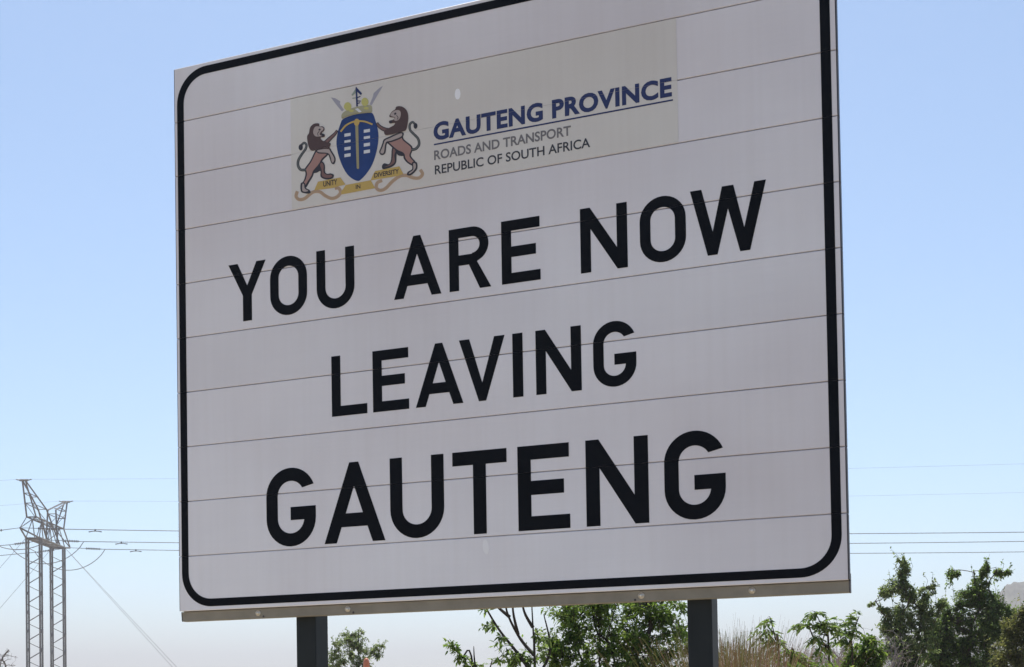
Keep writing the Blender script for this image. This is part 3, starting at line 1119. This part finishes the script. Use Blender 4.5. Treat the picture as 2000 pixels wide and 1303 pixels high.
def grow(base, att, seg, kill, infl, r):
    """space colonisation: branches reach for the points of the crown"""
    nodes = [np.array(base, float)]
    par = [-1]
    top = att[:, 2].min()
    c = att.mean(0)
    # trunk up to the crown
    while nodes[-1][2] < top and np.min(np.linalg.norm(att - nodes[-1], axis=1)) > infl * 0.6:
        d = np.array([c[0] - nodes[-1][0], c[1] - nodes[-1][1], 0]) * 0.25 / max(0.3, c[2])
        nx = nodes[-1] + np.array([d[0] + r.normal(0, .12), d[1] + r.normal(0, .12), 1.0]) * seg
        nodes.append(nx)
        par.append(len(nodes) - 2)
    P = np.array(nodes)
    A = att.copy()
    D = np.linalg.norm(A[:, None, :] - P[None, :, :], axis=2)
    near, dn = D.argmin(1), D.min(1)
    for it in range(140):
        if len(A) == 0 or len(P) > 6000:
            break
        ok = dn < infl
        if not ok.any():
            ok = dn < dn.min() * 1.3
        idx = np.where(ok)[0]
        ks, invk = np.unique(near[idx], return_inverse=True)
        vec = (A[idx] - P[near[idx]]) / np.maximum(dn[idx], 1e-6)[:, None]
        acc = np.zeros((len(ks), 3))
        np.add.at(acc, invk, vec)
        acc /= np.maximum(np.linalg.norm(acc, axis=1), 1e-6)[:, None]
        acc += r.normal(0, .13, acc.shape) + np.array([0, 0, .08])
        acc /= np.linalg.norm(acc, axis=1)[:, None]
        NP = P[ks] + acc * seg
        n0 = len(P)
        P = np.vstack([P, NP])
        par += [int(k) for k in ks]
        Dn = np.linalg.norm(A[:, None, :] - NP[None], axis=2)
        j, m = Dn.argmin(1), Dn.min(1)
        up = m < dn
        near = np.where(up, n0 + j, near)
        dn = np.where(up, m, dn)
        keep = m > kill
        A, near, dn = A[keep], near[keep], dn[keep]
    return P, np.array(par)


def limbs(P, par, r_tip, power=2.4, rmax=9.0):
    n = len(P)
    kids = [[] for _ in range(n)]
    for i in range(1, n):
        kids[par[i]].append(i)
    rad = np.zeros(n)
    for i in range(n - 1, -1, -1):
        rad[i] = r_tip if not kids[i] else sum(rad[k] ** power for k in kids[i]) ** (1 / power)
    rad = np.minimum(rad, rmax)
    V, Fc = [], []
    stack = [(0, None)]
    while stack:
        s, p = stack.pop()
        chain = [s] if p is None else [p, s]
        cur = s
        while kids[cur]:
            ks = sorted(kids[cur], key=lambda k: -rad[k])
            for k in ks[1:]:
                stack.append((k, cur))
            cur = ks[0]
            chain.append(cur)
        if len(chain) > 1:
            rr = [rad[c] for c in chain]
            if p is not None:
                rr[0] = rr[1]
            rr[-1] *= 0.5
            tube_vf([P[c] for c in chain], rr, 6 if rr[0] > 0.02 else 4, V, Fc, True)
    return V, Fc, kids, rad


def leaf_arrays(pos, dirs, ln, wd, r, droop=0.25):
    """one folded, pointed blade per position"""
    n = len(pos)
    d = dirs + r.normal(0, .55, (n, 3))
    d[:, 2] -= droop
    d /= np.linalg.norm(d, axis=1)[:, None]
    up = r.normal(0, 1, (n, 3)) * 0.55 + np.array([0, 0, 1.0])
    s = np.cross(d, up)
    s /= np.linalg.norm(s, axis=1)[:, None] + 1e-9
    nn = np.cross(s, d)
    l = (ln * r.uniform(.65, 1.25, n))[:, None]
    w = (wd * r.uniform(.7, 1.2, n))[:, None]
    v = np.empty((n, 6, 3))
    v[:, 0] = pos
    v[:, 1] = pos + d * l * .35 + s * w * .5 + nn * w * .16
    v[:, 2] = pos + d * l * .72 + s * w * .36 + nn * w * .10 - np.array([0, 0, 1]) * l * .05
    v[:, 3] = pos + d * l - np.array([0, 0, 1]) * l * .12
    v[:, 4] = pos + d * l * .72 - s * w * .36 + nn * w * .10 - np.array([0, 0, 1]) * l * .05
    v[:, 5] = pos + d * l * .35 - s * w * .5 + nn * w * .16
    return v


def leaf_mesh(name, v, mat, parent):
    n = len(v)
    V = v.reshape(-1, 3)
    b = np.arange(n)[:, None] * 6
    q = np.concatenate([b + np.array([0, 1, 2, 3]), b + np.array([0, 3, 4, 5])], 1).reshape(-1, 4)
    me = bpy.data.meshes.new(name)
    me.vertices.add(len(V))
    me.vertices.foreach_set('co', V.ravel())
    me.loops.add(len(q) * 4)
    me.loops.foreach_set('vertex_index', q.ravel())
    me.polygons.add(len(q))
    me.polygons.foreach_set('loop_start', np.arange(0, len(q) * 4, 4))
    me.update(calc_edges=True)
    return link(name, me, mat, parent, True)


def plant(name, label, cat, base_px, D, lumps, n_att, leaf, ln, wd, per, r_tip=0.004, seed=0, pinnate=0, bark=None, group=None, stems=1, rmax=0.12, droop=.25, clump=0.5, twigs=0.25, frame=160, fine=34, spines=None, shoots=0, shoot_len=.45):
    """lumps: (px, py, rx, ry) ellipses of the crown in the photo, at depth D.
    Limbs reach through the crown; every crown point then bears a twig with leaves."""
    r = np.random.default_rng(seed)
    mpp = D / F_PX
    base = at(base_px, 1340, D)
    root = empty(name, (base.x, base.y, 0))
    tag(root, label, cat, group)
    if cat != 'sapling':
        # the crown goes on down to knee height, below the frame
        xs0 = min(l[0] - l[2] for l in lumps)
        xs1 = max(l[0] + l[2] for l in lumps)
        hw = (xs1 - xs0) / 2
        a0 = sum(l[2] * l[3] for l in lumps)
        for zc, fw in ((1.25, .80), (0.75, .72), (0.42, .55)):
            pyz = 1363 - 0.017 * (base_px - 1000) - (zc - EYE) / mpp
            ry = .36 / mpp
            for k in (-.5, .5):
                lumps = lumps + [((xs0 + xs1) / 2 + k * hw * fw, pyz, hw * fw * .55, ry)]
        n_att = int(n_att * min(2.1, sum(l[2] * l[3] for l in lumps) / a0))
    att = []
    area = np.array([l[2] * l[3] for l in lumps], float) ** .9
    cnt = np.maximum(4, (n_att * area / area.sum()).astype(int))
    for (px, py, rx, ry), c in zip(lumps, cnt):
        ctr = at(px, py, D)
        dep = max(rx, ry) * mpp
        R3 = np.array([rx * mpp, dep * 0.9, ry * mpp])
        nc = max(3, c // 11)

        def ball(m):
            q = r.normal(0, 1, (m, 3))
            q /= np.linalg.norm(q, axis=1)[:, None]
            return q * (r.uniform(0.02, 1, m) ** (1 / 2.6))[:, None]
        cc = ball(nc)
        q = np.where((r.random(c) < clump)[:, None], cc[r.integers(0, nc, c)] + r.normal(0, .16, (c, 3)), ball(c))
        att.append(np.array(ctr) + q * R3)
    att = np.vstack(att) - np.array([base.x, base.y, 0])
    att = att[att[:, 2] > 0.12]
    size = max(np.ptp(att[:, 0]), np.ptp(att[:, 2]))
    seg = size / fine
    Vb, Fb, NP_ = [], [], []
    skel = att[r.permutation(len(att))[:frame]]
    order = np.argsort(skel[:, 0] + r.normal(0, size * .12, len(skel)))
    for sp in (spines or ()):
        pts = [at(x, y, D) - Vector((base.x, base.y, 0)) for (x, y) in sp]
        if sp[0][1] >= 1335:
            pts[0].z = -0.1
        pts = [Vector((p.x, p.y + r.normal(0, .05), p.z)) for p in pts]
        pts = catmull(pts, 6)
        rr = np.linspace(r_tip * 3.2, r_tip * .8, len(pts))
        tube_vf(pts, list(rr), 6, Vb, Fb, True)
        NP_.append(np.array(pts)[len(pts) // 4:])
    for s in range(0 if spines else stems):
        sub = skel if stems == 1 else skel[order[int(len(skel) * s / stems):int(len(skel) * (s + 1) / stems)]]
        b0 = (r.normal(0, .10), r.normal(0, .10), -0.15) if stems > 1 else (0, 0, -0.15)
        P, par = grow(b0, sub, seg, seg * 1.2, size * 2, r)
        V, Fc, kids, rad = limbs(P, par, r_tip, rmax=rmax)
        off = len(Vb)
        Vb += V
        Fb += [tuple(i + off for i in f) for f in Fc]
        NP_.append(P[2:] if len(P) > 4 else P)
    P = np.vstack(NP_)
    LP, LD = [], []
    for a in att:
        d2 = np.linalg.norm(P - a, axis=1) + 0.35 * np.maximum(0, P[:, 2] - a[2])
        p0 = P[d2.argmin()]
        tw = a - p0
        L0 = np.linalg.norm(tw)
        if L0 > twigs:
            p0 = a - tw / L0 * twigs if L0 > 3 * twigs else p0
            tw = a - p0
            L0 = np.linalg.norm(tw)
        if L0 < 1e-4:
            continue
        m_ = (p0 + a) / 2 + np.array([0, 0, .10]) * L0
        tube_vf([p0, m_, a], [r_tip * .55, r_tip * .42, r_tip * .25], 3, Vb, Fb, False)
        d = tw / L0
        if pinnate:
            side = r.normal(0, 1, 3) * np.array([1, 1, .35])
            side /= np.linalg.norm(side)
            for _ in range(max(1, r.poisson(per))):
                ax = d * .5 + side * .9
                ax /= np.linalg.norm(ax)
                side = -side + r.normal(0, .35, 3)
                Lr = pinnate * r.uniform(.7, 1.2)
                sd = np.cross(ax, [0, 0, 1.0] + r.normal(0, .2, 3))
                sd /= np.linalg.norm(sd) + 1e-9
                m = 6
                for j in range(m):
                    g = (j + 1) / m
                    pp = a + ax * Lr * g + np.array([0, 0, -1]) * Lr * .5 * g * g
                    for sg in ((-1, 1) if j < m - 1 else (0,)):
                        LP.append(pp)
                        LD.append((ax * .8 + sd * sg * 1.2 + np.array([0, 0, -.5])) * 2.2)
        else:
            k = r.poisson(per)
            for _ in range(k):
                f = r.uniform(.35, 1.05)
                side = r.normal(0, 1, 3)
                side /= np.linalg.norm(side)
                LP.append(p0 + tw * f + side * ln * .15)
                LD.append(d * .7 + side)
    if shoots:
        zc = np.quantile(att[:, 2], .45)
        outer = att[att[:, 2] > zc]
        cen = att.mean(0)
        for a in outer[r.permutation(len(outer))[:shoots]]:
            o_ = a - cen
            o_ /= np.linalg.norm(o_) + 1e-6
            ax = o_ * .55 + np.array([0, 0, .75]) + r.normal(0, .22, 3)
            ax /= np.linalg.norm(ax)
            Ls = shoot_len * r.uniform(.4, 1.15)
            b_ = a + ax * Ls + r.normal(0, .03, 3)
            tube_vf([a - ax * Ls * .4, a + ax * Ls * .4 + r.normal(0, .02, 3), b_], [r_tip * .6, r_tip * .45, r_tip * .2], 3, Vb, Fb, False)
            for _ in range(int(r.integers(5, 15))):
                f = r.uniform(-.1, 1.02)
                side = r.normal(0, 1, 3)
                side /= np.linalg.norm(side)
                LP.append(a + (b_ - a) * f)
                LD.append(ax * .9 + side)
    mesh('trunk', Vb, Fb, bark or M_bark, root, True)
    if LP:
        v = leaf_arrays(np.array(LP), np.array(LD), ln, wd, r, droop)
        leaf_mesh('crown', v, LV[leaf], root)
    return root


# tree close behind the sign, leafy
plant('tree', 'leafy green tree with feathery leaves between the two sign posts', 'tree', 1190, 10.5,
      [(1120, 1200, 70, 45), (1210, 1180, 75, 50), (1290, 1190, 60, 40), (1085, 1265, 45, 40), (1165, 1270, 80, 55), (1260, 1275, 75, 60), (1330, 1250, 42, 60), (1180, 1350, 110, 50), (1290, 1350, 70, 50)],
      1850, 'fresh', .042, .0165, 9, r_tip=.004, seed=21, shoots=90, shoot_len=.25, bark=M_bark_d, stems=4, droop=.4, twigs=.18, clump=.6)
plant('tree', 'thin dark-stemmed tree with sparse leaves and bare upright branches under the sign', 'tree', 1046, 9.5,
      [(958, 1225, 22, 16), (975, 1262, 22, 20), (1015, 1285, 34, 20), (1052, 1235, 12, 16), (1060, 1265, 22, 24), (985, 1300, 35, 20), (1040, 1310, 50, 25), (945, 1195, 12, 8)],
      190, 'deep', .050, .019, 6, r_tip=.0045, seed=5, bark=M_bark_d, twigs=.12, clump=.9,
      spines=[[(1048, 1345), (1044, 1290), (1042, 1235), (1037, 1150)], [(1043, 1280), (1015, 1245), (990, 1195), (985, 1145)], [(1046, 1325), (1010, 1275), (975, 1230), (945, 1180), (930, 1150)], [(1012, 1240), (1002, 1195), (1003, 1150)], [(995, 1205), (968, 1180), (950, 1150)], [(1041, 1225), (1024, 1195), (1015, 1150)], [(1046, 1330), (1075, 1270), (1062, 1200)]])
plant('sapling', 'small leaning sapling with a thick leafy tip left of the bare branches', 'sapling', 945, 11,
      [(876, 1256, 9, 8), (886, 1268, 10, 10), (900, 1286, 11, 11), (918, 1302, 16, 8), (942, 1304, 10, 8), (940, 1325, 26, 14)],
      95, 'fresh', .050, .020, 6, r_tip=.004, seed=9, bark=M_bark_d, twigs=.09,
      spines=[[(945, 1345), (925, 1310), (900, 1282), (874, 1250)], [(932, 1320), (927, 1290), (925, 1262)], [(940, 1330), (955, 1310), (962, 1290)]])
plant('tree', 'small pale green round tree right beside the left sign post', 'tree', 690, 26,
      [(668, 1252, 24, 18), (698, 1249, 26, 18), (652, 1285, 26, 20), (700, 1285, 40, 24), (737, 1274, 16, 16), (706, 1232, 6, 8), (748, 1262, 4, 8), (690, 1325, 60, 28)],
      820, 'silver', .050, .024, 8, r_tip=.007, seed=13, shoots=70, shoot_len=.22, twigs=.25, frame=120, clump=.6)
# right of the right post
plant('sapling', 'slim sapling with drooping green leaf tiers beside the tall dry grass', 'sapling', 1530, 9,
      [(1502, 1212, 7, 8), (1498, 1234, 14, 6), (1512, 1254, 18, 7), (1536, 1276, 18, 12), (1552, 1296, 22, 14), (1556, 1310, 26, 20), (1545, 1345, 30, 20)],
      84, 'fresh', .046, .018, 1.2, r_tip=.0035, seed=31, pinnate=.10, bark=M_bark_d, twigs=.1,
      spines=[[(1530, 1345), (1522, 1290), (1512, 1250), (1502, 1205)], [(1530, 1335), (1545, 1308), (1550, 1294)]])
plant('sapling', 'sapling with the tallest drooping green leaf tiers right of the sign', 'sapling', 1628, 9.5,
      [(1588, 1198, 10, 8), (1576, 1220, 16, 7), (1605, 1218, 17, 9), (1588, 1244, 16, 7), (1600, 1262, 12, 7), (1620, 1226, 8, 10)],
      46, 'deep', .046, .018, 1.2, r_tip=.0035, seed=33, pinnate=.10, bark=M_bark_d, twigs=.1,
      spines=[[(1628, 1345), (1622, 1285), (1610, 1240), (1590, 1195)], [(1616, 1265), (1598, 1245), (1576, 1222)]])
plant('sapling', 'small-headed sapling between the tiered sapling and the bright bush', 'sapling', 1668, 10,
      [(1648, 1216, 12, 8), (1660, 1236, 15, 9), (1673, 1210, 6, 7), (1650, 1252, 14, 6)],
      34, 'deep', .046, .018, 1.2, r_tip=.0035, seed=35, pinnate=.10, bark=M_bark_d, twigs=.1,
      spines=[[(1668, 1345), (1664, 1285), (1658, 1245), (1648, 1212)], [(1662, 1260), (1670, 1230), (1674, 1205)]])
plant('bush', 'bright green dense low bush below the large right-hand trees', 'bush', 1690, 11.5,
      [(1698, 1250, 16, 12), (1685, 1280, 34, 22), (1712, 1285, 20, 26), (1660, 1298, 20, 16), (1690, 1330, 50, 30)],
      950, 'fresh', .036, .018, 9, r_tip=.004, seed=37, shoots=50, shoot_len=.10, stems=3, twigs=.12, frame=110, clump=.6)
plant('bush', 'low yellow-green leafy bush at the foot of the saplings', 'bush', 1600, 8.5,
      [(1560, 1314, 34, 18), (1610, 1308, 34, 14), (1645, 1312, 28, 16), (1600, 1335, 60, 24)],
      240, 'fresh', .044, .018, 7, r_tip=.0035, seed=39, stems=3, twigs=.10, frame=80)
plant('tree', 'tall loose grey-green tree with pale trunk right of the sign edge', 'tree', 1775, 19,
      [(1760, 1092, 7, 12), (1766, 1114, 16, 20), (1752, 1150, 28, 26), (1795, 1168, 24, 22), (1826, 1152, 8, 12), (1724, 1190, 18, 8), (1702, 1182, 6, 5), (1765, 1205, 38, 30), (1812, 1205, 28, 26), (1838, 1180, 12, 16), (1738, 1225, 26, 24), (1745, 1285, 34, 36), (1780, 1260, 48, 44), (1780, 1320, 50, 30)],
      2300, 'silver', .045, .022, 8, r_tip=.006, seed=41, shoots=150, shoot_len=.24, stems=2, twigs=.2, clump=.75)
plant('tree', 'tall deep green tree with a pointed dark top before the hill', 'tree', 1905, 20,
      [(1926, 1100, 7, 10), (1922, 1120, 12, 14), (1912, 1142, 20, 16), (1955, 1124, 16, 10), (1972, 1116, 8, 5), (1890, 1165, 32, 22), (1930, 1178, 40, 28), (1868, 1205, 32, 26), (1925, 1235, 56, 44), (1860, 1265, 42, 40), (1920, 1310, 70, 40), (1854, 1128, 5, 20), (1868, 1120, 4, 12), (1832, 1235, 30, 34), (1842, 1292, 44, 38), (1955, 1215, 40, 40)],
      3900, 'deep', .047, .023, 8.5, r_tip=.006, seed=43, shoots=180, shoot_len=.26, stems=3, twigs=.2, clump=.7)
plant('tree', 'olive green rounded tree below the hill crest', 'tree', 1990, 17,
      [(1985, 1228, 32, 30), (2010, 1208, 34, 28), (1975, 1280, 44, 40), (2030, 1260, 46, 50), (2000, 1330, 60, 36)],
      1700, 'olive', .042, .021, 8.5, r_tip=.005, seed=45, shoots=110, shoot_len=.22, stems=2, twigs=.2, clump=.6)
for i, (bx, D, lum, sd) in enumerate(((1745, 15, [(1740, 1245, 22, 24), (1735, 1285, 34, 30), (1765, 1270, 22, 30)], 51), (1640, 14, [(1640, 1262, 34, 14), (1620, 1290, 40, 24), (1665, 1285, 24, 24)], 53))):
    plant('dry_shrub', ('leafless grey shrub in front of the tall loose tree', 'leafless grey shrub behind the saplings')[i], 'shrub', bx, D, lum, 420, 'silver', .035, .014, 0.4, r_tip=.005, seed=sd, bark=M_twig, stems=4, twigs=.4)
plant('dry_shrub', 'leafless grey thorny shrub left of the pylon masts', 'shrub', 6, 40, [(2, 1285, 20, 24), (22, 1288, 7, 26), (-20, 1290, 26, 34), (0, 1330, 40, 24)], 420, 'silver', .04, .014, 0.05, r_tip=.009, seed=55, bark=M_twig, stems=4, twigs=.6)

# tall dry grass: blades nobody could count
M_grass = {
    'olive': leaf_mat('green_gold_grass', [(0.06, 0.075, 0.02), (0.13, 0.125, 0.04), (0.24, 0.20, 0.09)], 0.3, 0.8),
    'red': leaf_mat('red_brown_grass', [(0.11, 0.065, 0.04), (0.20, 0.115, 0.07), (0.30, 0.22, 0.14)], 0.3, 0.8),
    'pale': leaf_mat('pale_grass_stalks', [(0.20, 0.17, 0.15), (0.28, 0.24, 0.21), (0.16, 0.12, 0.10)], 0.3, 0.8),
}


def grass(name, label, px0, px1, D, py_top, n, mat, wd, spread, seed):
    r = np.random.default_rng(seed)
    V, Fc = [], []
    for i in range(n):
        px = r.uniform(px0, px1)
        dd = D + r.uniform(-.9, .9)
        top = at(px, py_top + abs(r.normal(0, spread)), dd)
        b = Vector((top.x + r.normal(0, .12), top.y + r.normal(0, .12), -0.02))
        lean = Vector((r.normal(0, .16) * (2.2 if r.random() < .25 else 1), r.normal(0, .10), -abs(r.normal(0, .05))))
        sd = Vector((1, r.normal(0, .6), 0)).normalized() * wd * r.uniform(.6, 1.3)
        base = len(V)
        m = 5
        for k in range(m):
            f = k / (m - 1)
            c = b.lerp(top, f) + lean * (f * f)
            w = sd * (1 - .75 * f)
            V += [c - w, c + w]
        for k in range(m - 1):
            a = base + 2 * k
            Fc.append((a, a + 1, a + 3, a + 2))
    o = mesh(name, V, Fc, mat)
    return tag(o, label, 'grass', None, 'stuff')


grass('tall_grass', 'green-gold tall grass beside the right sign post', 1402, 1450, 8.0, 1222, 900, M_grass['olive'], .0032, 42, 61)
grass('tall_grass', 'red-brown tall dry grass right of the sign post', 1415, 1495, 7.8, 1238, 800, M_grass['red'], .0028, 36, 62)
grass('tall_grass', 'thin pale seed stalks rising above the dry grass', 1408, 1500, 8.2, 1186, 60, M_grass['pale'], .0020, 26, 63)
grass('tall_grass', 'dull pinkish dry grass behind the saplings', 1500, 1700, 12.5, 1256, 900, M_grass['pale'], .005, 24, 64)

# short dry grass over the verge and the veld behind it
r_ = np.random.default_rng(77)
gv = []
for (n_, y0_, y1_, x0_, x1_, h_) in ((9000, 4.5, 16, -9, 9, .32), (9000, 12, 45, -24, 24, .42), (2500, -6, 5, -9, 3, .14)):
    yy = r_.uniform(y0_, y1_, n_)
    xx = r_.uniform(x0_, x1_, n_)
    lat = xx * rn.x + yy * rn.y
    keep = lat < 1.0
    gv.append(np.stack([xx, yy, np.full(n_, h_)], 1)[keep])
gv = np.vstack(gv)
m_ = len(gv)
V4 = np.empty((m_, 3, 3, 3))
for b_i in range(3):
    hgt = gv[:, 2] * r_.uniform(.4, 1.2, m_)
    ang = r_.uniform(0, 2 * math.pi, m_)
    off_ = r_.normal(0, .05, (m_, 2))
    wx_, wy_ = np.cos(ang) * (.006 + gv[:, 1].clip(0) * .0004), np.sin(ang) * (.006 + gv[:, 1].clip(0) * .0004)
    bx_, by_ = gv[:, 0] + off_[:, 0], gv[:, 1] + off_[:, 1]
    V4[:, b_i, 0] = np.stack([bx_ - wx_, by_ - wy_, np.full(m_, -.01)], 1)
    V4[:, b_i, 1] = np.stack([bx_ + wx_, by_ + wy_, np.full(m_, -.01)], 1)
    V4[:, b_i, 2] = np.stack([bx_ + r_.normal(0, .3, m_) * hgt, by_ + r_.normal(0, .3, m_) * hgt, hgt], 1)
vv = V4.reshape(-1, 3)
ff = np.arange(len(vv)).reshape(-1, 3)
tag(mesh('short_grass', vv, [tuple(f) for f in ff.tolist()], leaf_mat('short_dry_grass', [(0.20, 0.16, 0.07), (0.30, 0.24, 0.12), (0.13, 0.15, 0.05)], 0.3, 0.8)), 'short dry grass covering the verge below the sign', 'grass', None, 'stuff')

# orange marker post showing its rounded tip before the small round tree
mk = empty('marker_post', (0, 0, 0))
tip = at(715.5, 1285, 16.0)
mk.location = (tip.x, tip.y, 0)
tag(mk, 'orange round-topped marker post before the small pale round tree', 'marker post')
M_or = plain('faded_orange_plastic', (0.62, 0.20, 0.10), 0.45, noise=0.08, nscale=12)
hh = tip.z
lathe('post_tube', [(0.040, -0.2), (0.040, hh - 0.07), (0.037, hh - 0.045), (0.028, hh - 0.02), (0.014, hh - 0.004), (0.003, hh)], M_or, mk, 16)
lathe('reflector_band', [(0.041, hh - 0.34), (0.0415, hh - 0.335), (0.0415, hh - 0.245), (0.041, hh - 0.24)], M_scuff, mk, 16)

# ================================================================== HAZE
bm = bmesh.new()
V, Fc = box_vf(-3000, 3000, -3000, 3000, -2.0, 115.0)
hz = mesh('haze', V, Fc, None)
bm.free()
mh = bpy.data.materials.new('thin_dusty_haze')
mh.use_nodes = True
nt = mh.node_tree
for nn in list(nt.nodes):
    nt.nodes.remove(nn)
pv = nt.nodes.new('ShaderNodeVolumePrincipled')
pv.inputs['Color'].default_value = (0.845, 0.81, 0.835, 1)
pv.inputs['Density'].default_value = 0.0008
pv.inputs['Anisotropy'].default_value = 0.3
ou = nt.nodes.new('ShaderNodeOutputMaterial')
nt.links.new(pv.outputs[0], ou.inputs['Volume'])
hz.data.materials.append(mh)
tag(hz, 'thin pale haze in the air', 'haze', None, 'stuff')
